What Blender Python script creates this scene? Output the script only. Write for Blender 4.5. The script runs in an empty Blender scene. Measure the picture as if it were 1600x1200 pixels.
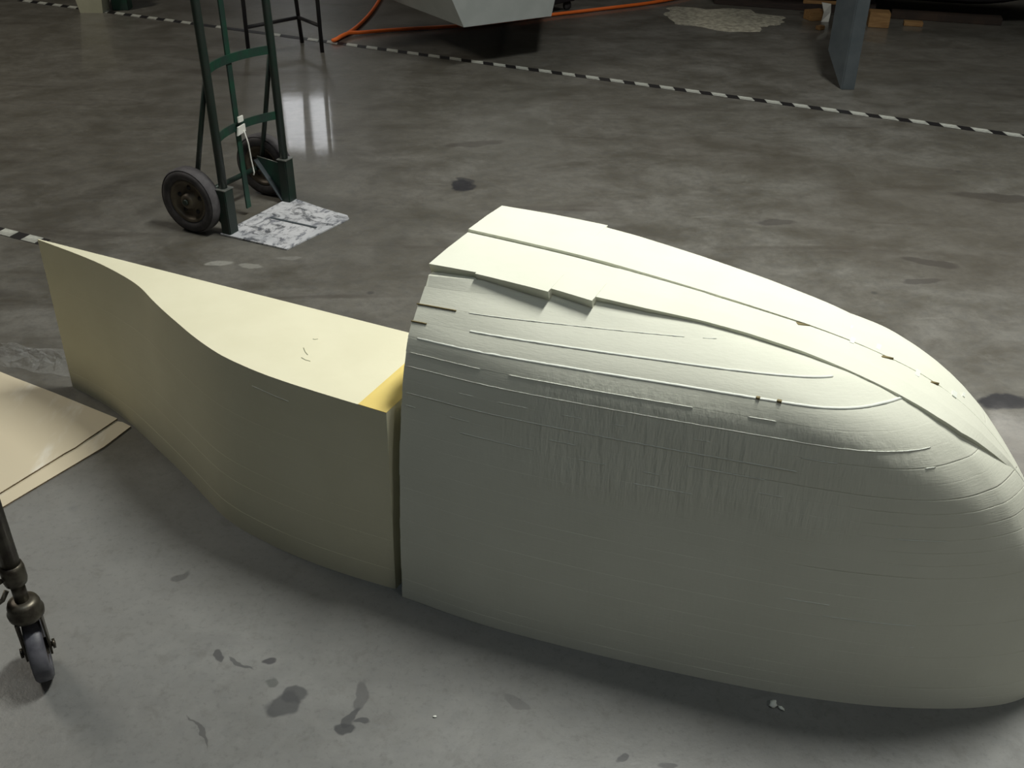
import bpy, bmesh, math, random
from mathutils import Vector, Matrix, noise
random.seed(7)
sc = bpy.context.scene
COL = sc.collection

# ------------------------------------------------------------------ camera
CAM_H, PITCH, ROLL, FPX = 1.5, math.radians(31.7), math.radians(0.6), 1590.0
fw = Vector((0, math.cos(PITCH), -math.sin(PITCH)))
rt = Vector((1, 0, 0)); up = rt.cross(fw)
rt2 = rt*math.cos(ROLL) + up*math.sin(ROLL); up2 = rt2.cross(fw)
cam_d = bpy.data.cameras.new('camera'); cam = bpy.data.objects.new('camera', cam_d); COL.objects.link(cam)
cam_d.sensor_width = 36.0; cam_d.lens = FPX/1600*36.0; cam_d.clip_start = 0.05
M3 = Matrix((rt2, up2, -fw)).transposed()
cam.matrix_world = Matrix.Translation((0, 0, CAM_H)) @ M3.to_4x4()
sc.camera = cam

# ------------------------------------------------------------------ view, world
sc.view_settings.view_transform = 'Standard'; sc.view_settings.look = 'None'
sc.view_settings.gamma = 1; sc.view_settings.use_curve_mapping = False
sc.view_settings.exposure = 0.05
wd = bpy.data.worlds.new('world'); sc.world = wd; wd.use_nodes = True
wd.node_tree.nodes['Background'].inputs[0].default_value = (0.5, 0.55, 0.6, 1)
wd.node_tree.nodes['Background'].inputs[1].default_value = 0.02

# axes of the foam blocks: U runs along them to the right, W away from the camera
TH = math.radians(-25.6)
U = Vector((math.cos(TH), math.sin(TH), 0)); W = Vector((-math.sin(TH), math.cos(TH), 0))
def P(u, w, z=0): return U*u + W*w + Vector((0, 0, z))

# ------------------------------------------------------------------ lamps under the roof: key strip, added unseen fills, back fittings
def lamp(name, pos, power, size, color, spread=180, aim=None):
    l = bpy.data.lights.new(name, 'AREA'); l.shape = 'RECTANGLE'; l.size = size[0]; l.size_y = size[1]; l.energy = power
    l.color = color; l.spread = math.radians(spread)
    o = bpy.data.objects.new(name, l); COL.objects.link(o); o.location = pos
    if aim is not None:
        o.rotation_euler = (Vector(aim)-Vector(pos)).to_track_quat('-Z', 'Y').to_euler()
    return o
ROOF = 6.2
LAMPS = [  # position, power, colour, spread
    (P(-0.08, 2.85, 4.2), 102, (1.0, 1.0, 0.93), 125),
    (P(-6.14, 2.16, 4.2), 85, (1.0, 0.93, 0.80), 150),  # added fill for the left side of the tail block
    (P(-0.7, 0.2, 4.2), 9, (0.80, 0.92, 1.0), 150),  # added cool fill for the near floor
    (P(4.2, -0.3, 4.2), 44, (1.0, 0.99, 0.93), 150),  # added fill for the nose of the hull block
    (P(0.85, 9.4, 4.2), 14, (1.0, 0.96, 0.88), 150),
    (P(-4.2, 9.4, 4.2), 14, (1.0, 0.94, 0.84), 150),
]
for p, pw, c, sp in LAMPS:
    lamp('strip_light', p, pw, (0.40, 1.4), c, sp).rotation_euler = (0, 0, TH)

# ------------------------------------------------------------------ materials
def mat(name, base=(0.5,)*3, rough=0.6, metal=0.0, spec=0.5):
    m = bpy.data.materials.new(name); m.use_nodes = True
    b = m.node_tree.nodes['Principled BSDF']
    b.inputs['Base Color'].default_value = (*base, 1); b.inputs['Roughness'].default_value = rough
    b.inputs['Metallic'].default_value = metal; b.inputs['Specular IOR Level'].default_value = spec
    return m
class NT:
    def __init__(s, m): s.t = m.node_tree; s.b = s.t.nodes['Principled BSDF']
    def n(s, ty, **kw):
        x = s.t.nodes.new(ty)
        for k, v in kw.items(): setattr(x, k, v)
        return x
    def l(s, a, b): s.t.links.new(a, b)
    def val(s, inp, v):
        if hasattr(v, 'links') or hasattr(v, 'is_linked'): s.l(v, inp)
        else: inp.default_value = v
    def math(s, op, a, b=0.0, clamp=False):
        x = s.n('ShaderNodeMath', operation=op, use_clamp=clamp); s.val(x.inputs[0], a); s.val(x.inputs[1], b); return x.outputs[0]
    def noise(s, vec, scale, detail=4, rough=0.55, dist=0.0):
        x = s.n('ShaderNodeTexNoise'); s.l(vec, x.inputs['Vector']); x.inputs['Scale'].default_value = scale
        x.inputs['Detail'].default_value = detail; x.inputs['Roughness'].default_value = rough
        x.inputs['Distortion'].default_value = dist; return x.outputs['Fac']
    def ramp(s, v, lo, hi, a=0.0, b=1.0, smooth=True):
        x = s.n('ShaderNodeMapRange', interpolation_type='SMOOTHSTEP' if smooth else 'LINEAR'); s.l(v, x.inputs[0])
        for i, q in enumerate((lo, hi, a, b)): x.inputs[i+1].default_value = q
        return x.outputs[0]
    def mix(s, f, a, b):
        x = s.n('ShaderNodeMix', data_type='RGBA'); s.val(x.inputs[0], f)
        for i, q in ((6, a), (7, b)):
            if isinstance(q, tuple): x.inputs[i].default_value = (*q, 1)
            else: s.l(q, x.inputs[i])
        return x.outputs[2]
    def scalevec(s, vec, sc3, rot=(0, 0, 0)):
        x = s.n('ShaderNodeMapping'); s.l(vec, x.inputs[0]); x.inputs['Scale'].default_value = sc3
        x.inputs['Rotation'].default_value = rot; return x.outputs[0]
    def pos(s): return s.n('ShaderNodeNewGeometry').outputs['Position']
    def obj(s): return s.n('ShaderNodeTexCoord').outputs['Object']
    def bump(s, h, strength, dist, prev=None):
        x = s.n('ShaderNodeBump'); s.l(h, x.inputs['Height']); x.inputs['Strength'].default_value = strength
        x.inputs['Distance'].default_value = dist
        if prev: s.l(prev, x.inputs['Normal'])
        return x.outputs[0]

def grainy(name, a, b, scale=30, rough=0.6, metal=0.0, bump=0.15, stretch=(1, 1, 1), spec=0.5, dist=0.002):
    m = mat(name, a, rough, metal, spec); t = NT(m)
    v = t.scalevec(t.obj(), stretch)
    f = t.noise(v, scale, 5); t.l(t.mix(t.ramp(f, .35, .65), a, b), t.b.inputs['Base Color'])
    t.l(t.bump(f, bump, dist), t.b.inputs['Normal'])
    return m

# foam
def foam_mat(name, a, b, scratch=0.0):
    m = mat(name, a, 0.85, 0, 0.25); t = NT(m); o = t.obj()
    f = t.noise(o, 9, 4)
    t.l(t.mix(t.ramp(f, .3, .7), a, b), t.b.inputs['Base Color'])
    fine = t.noise(t.scalevec(o, (1, 1, 9)), 55, 4)
    nrm = t.bump(fine, 0.25, 0.0012)
    if scratch:
        # cutter marks: short upright scores over one patch of the flank
        sv = t.noise(t.scalevec(o, (1, 1, .10)), 75, 3, .6)
        sp = t.n('ShaderNodeSeparateXYZ'); t.l(o, sp.inputs[0])
        warp = t.noise(o, 7, 3)
        mx = t.math('MULTIPLY', t.ramp(t.math('ADD', sp.outputs[0], t.math('MULTIPLY', warp, .3)), .30, .50), t.ramp(t.math('ADD', sp.outputs[0], t.math('MULTIPLY', warp, .3)), .66, 1.15, 1, 0))
        mz = t.math('MULTIPLY', t.ramp(t.math('ADD', sp.outputs[2], t.math('MULTIPLY', warp, .1)), .40, .46), t.ramp(sp.outputs[2], .54, .60, 1, 0))
        mask = t.math('MULTIPLY', mx, mz)
        nrm = t.bump(t.math('MULTIPLY', sv, t.math('ADD', mask, .06)), scratch, 0.006, nrm)
    t.l(nrm, t.b.inputs['Normal'])
    return m
M_foam = foam_mat('pale_foam', (0.79, 0.80, 0.69), (0.76, 0.77, 0.66), 0.9)
M_foam2 = foam_mat('yellow_foam', (0.80, 0.77, 0.58), (0.77, 0.74, 0.55))
M_glue = mat('glue', (0.80, 0.83, 0.76), 0.6)
M_glue_dark = mat('glue_brown', (0.20, 0.16, 0.07), 0.7)
M_green = grainy('green_paint', (0.010, 0.028, 0.020), (0.020, 0.028, 0.024), 14, 0.45)
M_green2 = grainy('worn_green_paint', (0.012, 0.060, 0.036), (0.02, 0.04, 0.034), 14, 0.45)
M_edge = grainy('bare_steel_edge', (0.35, 0.36, 0.34), (0.22, 0.24, 0.22), 40, 0.35, 0.6)
M_rubber = grainy('tyre_rubber', (0.030, 0.028, 0.030), (0.06, 0.055, 0.058), 20, 0.75)
M_tread = grainy('dusty_tread', (0.10, 0.095, 0.10), (0.07, 0.065, 0.07), 26, 0.85)
M_hub = grainy('hub_steel', (0.08, 0.065, 0.05), (0.13, 0.11, 0.08), 20, 0.5, 0.4)
M_orange = mat('orange_rubber', (1.0, 0.20, 0.035), 0.40)
M_hull = grainy('white_gelcoat', (0.42, 0.45, 0.44), (0.38, 0.41, 0.40), 8, 0.4, bump=.02)
M_dark = grainy('dark_metal', (0.012, 0.012, 0.016), (0.02, 0.018, 0.02), 12, 0.6)
M_steel = grainy('grey_painted_steel', (0.085, 0.10, 0.11), (0.065, 0.08, 0.09), 9, 0.55)
M_wood = grainy('scrap_wood', (0.34, 0.20, 0.08), (0.24, 0.13, 0.05), 12, 0.7, stretch=(1, 8, 8))
M_board = grainy('brown_board', (0.42, 0.35, 0.24), (0.36, 0.29, 0.19), 5, 0.6, bump=.05)
M_card_edge = grainy('board_edge', (0.10, 0.07, 0.04), (0.2, 0.15, 0.09), 30, 0.8)
M_paper = mat('white_paper', (0.8, 0.8, 0.75), 0.8)
M_black = mat('black_tape', (0.014, 0.013, 0.014), 0.5)
M_white = grainy('white_tape', (0.55, 0.57, 0.52), (0.35, 0.36, 0.33), 25, 0.5)
M_bin = grainy('cream_plastic', (0.50, 0.50, 0.38), (0.44, 0.44, 0.33), 8, 0.5)
M_caster = grainy('worn_caster_steel', (0.12, 0.11, 0.085), (0.06, 0.05, 0.04), 40, 0.4, 0.7)
M_wheel = grainy('blue_grey_tyre', (0.14, 0.14, 0.16), (0.07, 0.07, 0.085), 30, 0.5)

# board: paler scuffs
t = NT(M_board); o = t.obj()
f = t.noise(t.scalevec(o, (3, 1, 1), (0, 0, .9)), 2.6, 5, .6)
t.l(t.mix(t.ramp(f, .50, .68), (0.68, 0.60, 0.44), (0.84, 0.80, 0.70)), t.b.inputs['Base Color'])

# steel toe plate with scraped white paint
M_plate = mat('paint_crusted_plate', (0.4,)*3, 0.7); t = NT(M_plate); o = t.obj()
f = t.noise(t.scalevec(o, (1, 1.6, 1)), 9, 7, .75, .8)
g = t.noise(t.scalevec(o, (2.2, 1, 1)), 16, 5, .7, .5)
c = t.mix(t.ramp(f, .38, .50), (0.06, 0.065, 0.075), (0.56, 0.57, 0.60))
t.l(t.mix(t.ramp(g, .50, .66), c, (0.16, 0.17, 0.20)), t.b.inputs['Base Color'])
t.l(t.bump(f, .4, .003), t.b.inputs['Normal'])

# concrete floor, world coordinates
M_floor = mat('concrete', (0.15,)*3, 0.4); t = NT(M_floor); p = t.pos()
big = t.noise(p, 0.55, 4, .6, .3); mid = t.noise(t.scalevec(p, (1, 1.35, 1), (0, 0, -.45)), 2.9, 9, .70, .3); fine = t.noise(p, 24, 5, .65)
c = t.mix(t.ramp(mid, .30, .70), (0.090, 0.083, 0.067), (0.20, 0.195, 0.177))
c = t.mix(t.math('MULTIPLY', t.ramp(big, .35, .65), .6), c, (0.125, 0.118, 0.098))
mot = t.noise(p, 9, 8, .75, .2)
c = t.mix(t.math('MULTIPLY', t.ramp(mot, .48, .68), .35), c, (0.070, 0.062, 0.050))
c = t.mix(t.math('MULTIPLY', t.ramp(mot, .46, .30), .35), c, (0.24, 0.235, 0.215))
c = t.mix(t.math('MULTIPLY', t.ramp(fine, .40, .75), .5), c, (0.10, 0.10, 0.095))
streak = t.noise(t.scalevec(p, (.5, 3.2, 1), (0, 0, .30)), 1.7, 5, .6, .5)
c = t.mix(t.math('MULTIPLY', t.ramp(streak, .56, .72), .45), c, (0.055, 0.045, 0.038))
scuf = t.noise(t.scalevec(p, (1, 6, 1), (0, 0, .2)), 3.1, 6, .7, .3)
c = t.mix(t.math('MULTIPLY', t.ramp(scuf, .62, .74), .35), c, (0.33, 0.33, 0.30))
spots = t.n('ShaderNodeTexVoronoi'); t.l(p, spots.inputs['Vector']); spots.inputs['Scale'].default_value = 4.2
sm = t.math('MULTIPLY', t.ramp(spots.outputs['Distance'], .03, .075, 1, 0), t.ramp(t.noise(p, 1.3, 2), .52, .60))
c = t.mix(t.math('MULTIPLY', sm, .6), c, (0.045, 0.044, 0.045))
wv = t.n('ShaderNodeTexNoise'); t.l(p, wv.inputs['Vector']); wv.inputs['Scale'].default_value = 14; wv.inputs['Detail'].default_value = 3
sub = t.n('ShaderNodeVectorMath', operation='SUBTRACT'); t.l(wv.outputs['Color'], sub.inputs[0]); sub.inputs[1].default_value = (.5, .5, .5)
scl = t.n('ShaderNodeVectorMath', operation='SCALE'); t.l(sub.outputs[0], scl.inputs[0]); scl.inputs[3].default_value = .055
pw = t.n('ShaderNodeVectorMath', operation='ADD'); t.l(p, pw.inputs[0]); t.l(scl.outputs[0], pw.inputs[1])
def floor_patch(cur, x, y, rx, ry, ang, col, k):
    s1 = t.n('ShaderNodeMapping', vector_type='TEXTURE'); t.l(pw.outputs[0], s1.inputs[0])
    s1.inputs['Location'].default_value = (x, y, 0); s1.inputs['Rotation'].default_value = (0, 0, ang); s1.inputs['Scale'].default_value = (rx, ry, 1)
    ln = t.n('ShaderNodeVectorMath', operation='LENGTH'); t.l(s1.outputs[0], ln.inputs[0])
    return t.mix(t.ramp(ln.outputs['Value'], .8, 1.12, k, 0), cur, col)
DK = (0.022, 0.022, 0.028)
for s in [(-.35, .95, 1.9, 1.05, -.15, (.25, .26, .262), .50), (-.9, 1.7, .5, .35, .4, (.22, .22, .21), .35), (-0.213, 3.97, .055, .07, .3, DK, .95), (-0.20, 4.03, .03, .05, .9, DK, .7),  # broad paler areas over the foreground, then small dark stains
          (-0.42, 1.29, .028, .026, .4, (.06, .062, .065), .8), (-0.405, 1.31, .02, .02, .4, (.06, .062, .065), .8),
          (-0.277, 1.315, .015, .038, 0, (.10, .10, .10), .8), (-0.283, 1.262, .010, .03, -.3, (.06, .062, .065), .8), (-0.292, 1.235, .018, .012, 0, (.05, .052, .055), .85),
          (-0.262, 1.253, .014, .008, 0, (.06, .062, .065), .8),
          (-0.568, 1.404, .011, .011, 0, (.055, .055, .06), .8), (-0.463, 1.389, .012, .012, 0, (.05, .05, .055), .85), (-0.455, 1.345, .016, .014, 0, (.09, .095, .09), .7),
          (-0.52, 1.39, .004, .035, .9, (.06, .062, .065), .7), (-0.56, 1.23, .003, .05, .6, (.07, .07, .07), .7),
          (1.35, 2.36, .075, .045, .2, DK, .9), (1.46, 3.27, .10, .03, -.3, (.05, .045, .045), .7), (1.38, 3.12, .07, .025, .2, (.05, .045, .045), .6),
          (1.00, 3.62, .08, .03, .1, (.05, .045, .045), .6), (1.95, 3.9, .18, .05, -.2, (.05, .045, .04), .7), (.2, 1.18, .012, .010, 0, (.05, .05, .055), .8),
          (.28, 1.17, .02, .008, .3, (.06, .06, .065), .7), (-.18, 4.5, .14, .04, .3, (.06, .05, .045), .5), (-1.9, 2.9, .3, .05, .2, (.05, .045, .042), .5),
          (-1.02, 3.20, .05, .02, .2, (.36, .36, .33), .7), (-.90, 3.185, .05, .018, -.2, (.34, .34, .31), .6), (-.78, 3.25, .05, .012, .1, (.30, .30, .28), .4),
          (1.7, 3.5, .75, .5, -.3, (.085, .075, .060), .40), (2.3, 2.9, .5, .35, .1, (.08, .072, .06), .35), (1.2, 4.3, .7, .25, -.4, (.08, .07, .055), .30),  # broad brownish areas that darken the floor at the right
          (-.70, 1.63, .02, .012, .3, (.07, .07, .07), .6), (.02, 1.30, .03, .012, -.5, (.09, .09, .09), .5)]:
    c = floor_patch(c, *s)
speck = t.noise(p, 70, 5, .75); grit = t.noise(p, 16, 7, .72, .3)
c = t.mix(t.math('MULTIPLY', t.ramp(speck, .50, .72), .30), c, (0.06, 0.06, 0.06))
c = t.mix(t.math('MULTIPLY', t.ramp(grit, .52, .70), .28), c, (0.085, 0.08, 0.07))
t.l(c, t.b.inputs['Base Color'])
t.l(t.ramp(mid, .3, .7, .34, .46), t.b.inputs['Roughness'])
t.b.inputs['Coat Weight'].default_value = .30; t.l(t.ramp(fine, .3, .7, .035, .08), t.b.inputs['Coat Roughness'])
t.l(t.bump(mid, .008, .02), t.b.inputs['Coat Normal'])
t.l(t.bump(t.noise(p, 60, 4, .6), .12, .002, t.bump(mid, .10, .02)), t.b.inputs['Normal'])

M_dust = mat('sawdust', (0.40, 0.38, 0.30), 0.95); t = NT(M_dust)
t.l(t.mix(t.ramp(t.noise(t.obj(), 30, 4), .3, .7), (0.25, 0.235, 0.19), (0.48, 0.46, 0.37)), t.b.inputs['Base Color'])
t.l(t.bump(t.noise(t.obj(), 60, 4), .8, .01), t.b.inputs['Normal'])

M_wall = grainy('dim_wall', (0.07, 0.068, 0.06), (0.055, 0.053, 0.048), 2, 0.8)
M_roof = grainy('roof_deck', (0.10, 0.10, 0.095), (0.08, 0.08, 0.075), 1, 0.8)
M_plastic = mat('clear_film', (0.75, 0.77, 0.76), 0.18); t = NT(M_plastic)
t.b.inputs['Alpha'].default_value = 0.10
t.l(t.bump(t.noise(t.obj(), 22, 4, .6, .8), .9, .02), t.b.inputs['Normal'])
def emit(name, col, st):
    m = mat(name, col, .5); b = m.node_tree.nodes['Principled BSDF']
    b.inputs['Emission Color'].default_value = (*col, 1); b.inputs['Emission Strength'].default_value = st; return m
M_pane = emit('daylit_pane', (0.95, 0.97, 1.0), 5.5)
M_lens = emit('lamp_lens', (1.0, 0.97, 0.9), 12.0)

# ------------------------------------------------------------------ mesh helpers
class MB:
    def __init__(s): s.v = []; s.f = []; s.sm = []
    def add(s, vs, fs, smooth=False):
        o = len(s.v); s.v += [tuple(q) for q in vs]; s.f += [[i+o for i in f] for f in fs]; s.sm += [smooth]*len(fs); return s
    def box(s, lo, hi, bev=0.0):
        bm = bmesh.new(); bmesh.ops.create_cube(bm, size=1)
        for q in bm.verts: q.co = Vector(((lo[i]+hi[i])/2+q.co[i]*(hi[i]-lo[i]) for i in range(3)))
        if bev: bmesh.ops.bevel(bm, geom=list(bm.edges), offset=bev, segments=2, affect='EDGES')
        return s.bm(bm)
    def bm(s, bm, smooth=False):
        bm.verts.index_update(); s.add([q.co for q in bm.verts], [[q.index for q in f.verts] for f in bm.faces], smooth); bm.free(); return s
    def hexa(s, p8):   # bottom 4 then top 4
        return s.add(p8, [(3, 2, 1, 0), (4, 5, 6, 7), (0, 1, 5, 4), (1, 2, 6, 5), (2, 3, 7, 6), (3, 0, 4, 7)])
    def tube(s, pts, r, n=12, cap=True, closed=False, flat=None):
        pts = [Vector(q) for q in pts]; N = len(pts); rr = r if isinstance(r, (list, tuple)) else [r]*N
        vs = []; prev = None
        for i, q in enumerate(pts):
            if closed: d = pts[(i+1) % N]-pts[i-1]
            else: d = pts[min(i+1, N-1)]-pts[max(i-1, 0)]
            d.normalize()
            if prev is None:
                a = Vector((0, 0, 1)) if abs(d.z) < .9 else Vector((1, 0, 0)); a = (a-d*a.dot(d)).normalized()
            else: a = (prev-d*prev.dot(d)).normalized()
            prev = a; b = d.cross(a)
            for k in range(n):
                t_ = 2*math.pi*k/n; vs.append(q+(a*math.cos(t_)+b*math.sin(t_))*rr[i])
        fs = []
        for i in range(N if closed else N-1):
            j = (i+1) % N
            for k in range(n): fs.append((i*n+k, i*n+(k+1) % n, j*n+(k+1) % n, j*n+k))
        s.add(vs, fs, True)
        if cap and not closed:
            o = len(s.v)-len(vs); s.f.append([o+k for k in range(n)][::-1]); s.f.append([o+(N-1)*n+k for k in range(n)]); s.sm += [False, False]
        return s
    def lathe(s, prof, n=40, axis='y', c=(0, 0, 0)):   # prof: (radius, along)
        vs = []; fs = []; m = len(prof)
        for k in range(n):
            a = 2*math.pi*k/n
            for r, h in prof:
                x, z = r*math.cos(a), r*math.sin(a)
                q = {'y': (x, h, z), 'x': (h, x, z), 'z': (x, z, h)}[axis]
                vs.append((c[0]+q[0], c[1]+q[1], c[2]+q[2]))
        for k in range(n):
            j = (k+1) % n
            for i in range(m-1): fs.append((k*m+i, k*m+i+1, j*m+i+1, j*m+i))
        return s.add(vs, fs, True)
    def prism(s, poly, lo, hi, axis='y'):
        n = len(poly)
        def q(a, b, h): return {'y': (a, h, b), 'z': (a, b, h), 'x': (h, a, b)}[axis]
        vs = [q(a, b, lo) for a, b in poly]+[q(a, b, hi) for a, b in poly]
        return s.add(vs, [list(range(n))[::-1], [n+i for i in range(n)]]+[(i, (i+1) % n, n+(i+1) % n, n+i) for i in range(n)])
    def strip(s, pts, h, th, axis_up=Vector((0, 0, 1))):   # flat bar swept along pts, tall along axis_up
        N = len(pts); vs = []
        for i, q in enumerate(pts):
            q = Vector(q); d = (Vector(pts[min(i+1, N-1)])-Vector(pts[max(i-1, 0)])).normalized(); nn = d.cross(axis_up).normalized()
            for a, b in ((-1, -1), (1, -1), (1, 1), (-1, 1)): vs.append(q+nn*th/2*a+axis_up*h/2*b)
        fs = [(3, 2, 1, 0), tuple((N-1)*4+k for k in range(4))]
        for i in range(N-1):
            for k in range(4): fs.append((i*4+k, i*4+(k+1) % 4, (i+1)*4+(k+1) % 4, (i+1)*4+k))
        return s.add(vs, fs)
    def build(s, name, m, parent=None, off=None):
        me = bpy.data.meshes.new(name)
        v = s.v if off is None else [(a-off[0], b-off[1], c_-off[2]) for a, b, c_ in s.v]
        me.from_pydata(v, [], s.f); me.update()
        bm = bmesh.new(); bm.from_mesh(me); bmesh.ops.recalc_face_normals(bm, faces=list(bm.faces)); bm.to_mesh(me); bm.free()
        me.polygons.foreach_set('use_smooth', s.sm if len(s.sm) == len(me.polygons) else [False]*len(me.polygons))
        for mm in (m if isinstance(m, (list, tuple)) else [m]): me.materials.append(mm)
        o = bpy.data.objects.new(name, me); COL.objects.link(o)
        if parent: o.parent = parent
        return o
def props(o, label=None, cat=None, group=None, kind=None):
    for k, v in (('label', label), ('category', cat), ('group', group), ('kind', kind)):
        if v: o[k] = v
    return o
def thing(name, label, cat, loc=(0, 0, 0), rz=0, group=None):
    o = bpy.data.objects.new(name, None); COL.objects.link(o); o.empty_display_size = .1
    o.location = loc; o.rotation_euler = (0, 0, rz); return props(o, label, cat, group)
def place(o, loc, rz=0): o.location = loc; o.rotation_euler = (0, 0, rz); return o

# ------------------------------------------------------------------ room
X0, X1, Y0, Y1 = -9.0, 10.0, -7.0, 13.0
props(MB().box((X0, Y0, -.1), (X1, Y1, 0)).build('floor', M_floor), kind='structure')
props(MB().box((X0, Y0, ROOF), (X1, Y1, ROOF+.1)).build('ceiling', M_roof), kind='structure')
props(MB().box((X0-.1, Y0, 0), (X0, Y1, ROOF)).build('wall_left', M_wall), kind='structure')
props(MB().box((X1, Y0, 0), (X1+.1, Y1, ROOF)).build('wall_right', M_wall), kind='structure')
props(MB().box((X0, Y0-.1, 0), (X1, Y0, ROOF)).build('wall_front', M_wall), kind='structure')
wb = MB(); wx0, wx1, wz0, wz1 = -3.02, -2.36, 2.22, 2.98
wb.box((X0, Y1, 0), (wx0, Y1+.15, ROOF)); wb.box((wx1, Y1, 0), (X1, Y1+.15, ROOF))
wb.box((wx0, Y1, 0), (wx1, Y1+.15, wz0)); wb.box((wx0, Y1, wz1), (wx1, Y1+.15, ROOF))
props(wb.build('wall_back', M_wall), kind='structure')
fr = MB()
for a, b in (((wx0, Y1+.02, wz0), (wx0+.03, Y1+.10, wz1)), ((wx1-.03, Y1+.02, wz0), (wx1, Y1+.10, wz1)), ((wx0+.03, Y1+.02, wz0), (wx1-.03, Y1+.10, wz0+.03)),
             ((wx0+.03, Y1+.02, wz1-.03), (wx1-.03, Y1+.10, wz1)), ((-2.72, Y1+.02, wz0+.03), (-2.64, Y1+.10, wz1-.03))): fr.box(a, b)
win = props(fr.build('window_1', M_dark), kind='structure')
for a, b in ((wx0+.03, -2.72), (-2.64, wx1-.03)): MB().box((a, Y1+.05, wz0+.03), (b, Y1+.06, wz1-.03)).build('pane', M_pane, win)
# strip-light fittings hung from the roof, added fills included
SPOT = ['straight over the foam blocks', 'added as fill light left of the hand truck', 'added as fill light over the camera', 'added as fill light right of the hull block', 'over the back right', 'over the back left']
for i, (p_, pw, c_, sp) in enumerate(LAMPS):
    r_ = thing('strip_lamp', 'hanging strip lamp '+SPOT[i]+', out of the frame', 'lamp', (p_.x, p_.y, p_.z), TH, 'strip lamps under the roof')
    MB().box((-.23, -.74, .03), (.23, .74, .09), .004).box((-.23, -.74, -.01), (-.215, .74, .03)).box((.215, -.74, -.01), (.23, .74, .03)).build('housing', M_steel, r_)
    for y in (-.6, .6): MB().tube([(0, y, .085), (0, y, ROOF-p_.z)], .006, 8).build('hanger', M_dark, r_)

# ------------------------------------------------------------------ curves for the foam hull
def catmull(pts, per=10):
    out = []
    n = len(pts)
    for i in range(n-1):
        p0 = pts[max(i-1, 0)]; p1 = pts[i]; p2 = pts[i+1]; p3 = pts[min(i+2, n-1)]
        d = [max(1e-6, math.dist(a, b))**.5 for a, b in ((p0, p1), (p1, p2), (p2, p3))]
        if i == 0: d[0] = d[1]
        if i == n-2: d[2] = d[1]
        for k in range(per):
            tt = k/per
            def m(j):
                m1 = (p2[j]-p1[j])+d[1]*((p1[j]-p0[j])/d[0]-(p2[j]-p0[j])/(d[0]+d[1]))
                m2 = (p2[j]-p1[j])+d[1]*((p3[j]-p2[j])/d[2]-(p3[j]-p1[j])/(d[1]+d[2]))
                if i == 0: m1 = (p2[j]-p1[j])
                if i == n-2: m2 = (p2[j]-p1[j])
                a = 2*(p1[j]-p2[j])+m1+m2; b = -3*(p1[j]-p2[j])-2*m1-m2
                return a*tt**3+b*tt**2+m1*tt+p1[j]
            out.append(tuple(m(j) for j in range(len(p1))))
    out.append(tuple(pts[-1])); return out
def resample(pl, n):
    L = [0]
    for a, b in zip(pl, pl[1:]): L.append(L[-1]+math.dist(a, b))
    out = []; j = 0
    for i in range(n):
        s_ = L[-1]*i/(n-1)
        while j < len(L)-2 and L[j+1] < s_: j += 1
        q = (s_-L[j])/max(1e-9, L[j+1]-L[j]); q = min(max(q, 0), 1)
        out.append(tuple(a+(b-a)*q for a, b in zip(pl[j], pl[j+1])))
    return out
def interp(x, xs, ys):
    if x <= xs[0]: return ys[0]
    for i in range(len(xs)-1):
        if x <= xs[i+1]: return ys[i]+(ys[i+1]-ys[i])*(x-xs[i])/(xs[i+1]-xs[i])
    return ys[-1]

UL = -.885; WC = 1.640
CT = {   # height: outline (u, half width) of the hull, ending at the nose
 0.0: [(UL, .315), (-.70, .312), (-.50, .290), (-.30, .259), (-.10, .218), (.05, .173), (.15, .131), (.22, .094), (.275, .055), (.305, .022), (.312, 0)],
 .22: [(UL, .304), (-.70, .299), (-.50, .278), (-.30, .246), (-.10, .207), (.05, .164), (.15, .117), (.215, .076), (.258, .040), (.280, .015), (.285, 0)],
 .37: [(UL, .290), (-.70, .284), (-.50, .262), (-.30, .229), (-.12, .198), (.02, .157), (.09, .127), (.15, .090), (.195, .050), (.222, .018), (.230, 0)],
 .46: [(UL, .275), (-.70, .268), (-.48, .242), (-.30, .213), (-.10, .178), (-.02, .158), (.05, .130), (.10, .094), (.135, .052), (.160, .018), (.168, 0)],
 .51: [(UL, .265), (-.70, .258), (-.48, .230), (-.30, .203), (-.12, .173), (-.06, .158), (-.01, .140), (.035, .112), (.07, .075), (.100, .030), (.108, 0)],
 .560: [(UL, .250), (-.72, .243), (-.55, .223), (-.38, .197), (-.23, .173), (-.13, .156), (-.07, .132), (-.02, .098), (.015, .055), (.032, .02), (.036, 0)],
 .586: [(UL, .239), (-.75, .233), (-.55, .206), (-.38, .178), (-.24, .156), (-.15, .138), (-.10, .114), (-.06, .078), (-.035, .045), (-.02, .015), (-.018, 0)],
 .611: [(UL, .222), (-.72, .206), (-.55, .178), (-.41, .151), (-.31, .131), (-.22, .107), (-.165, .085), (-.13, .055), (-.115, .02), (-.112, 0)],
 .636: [(UL, .200), (-.75, .184), (-.60, .150), (-.48, .120), (-.39, .094), (-.33, .070), (-.29, .040), (-.275, .015), (-.272, 0)],
 .660: [(UL, .178), (-.75, .152), (-.65, .124), (-.55, .094), (-.48, .065), (-.43, .035), (-.41, .012), (-.405, 0)],
 .678: [(UL, .165), (-.80, .145), (-.72, .115), (-.66, .082), (-.61, .050), (-.58, .025), (-.57, .01), (-.565, 0)],
}
NS = 110
ZK = sorted(CT); CS = [resample(catmull(CT[z], 12), NS) for z in ZK]
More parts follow.
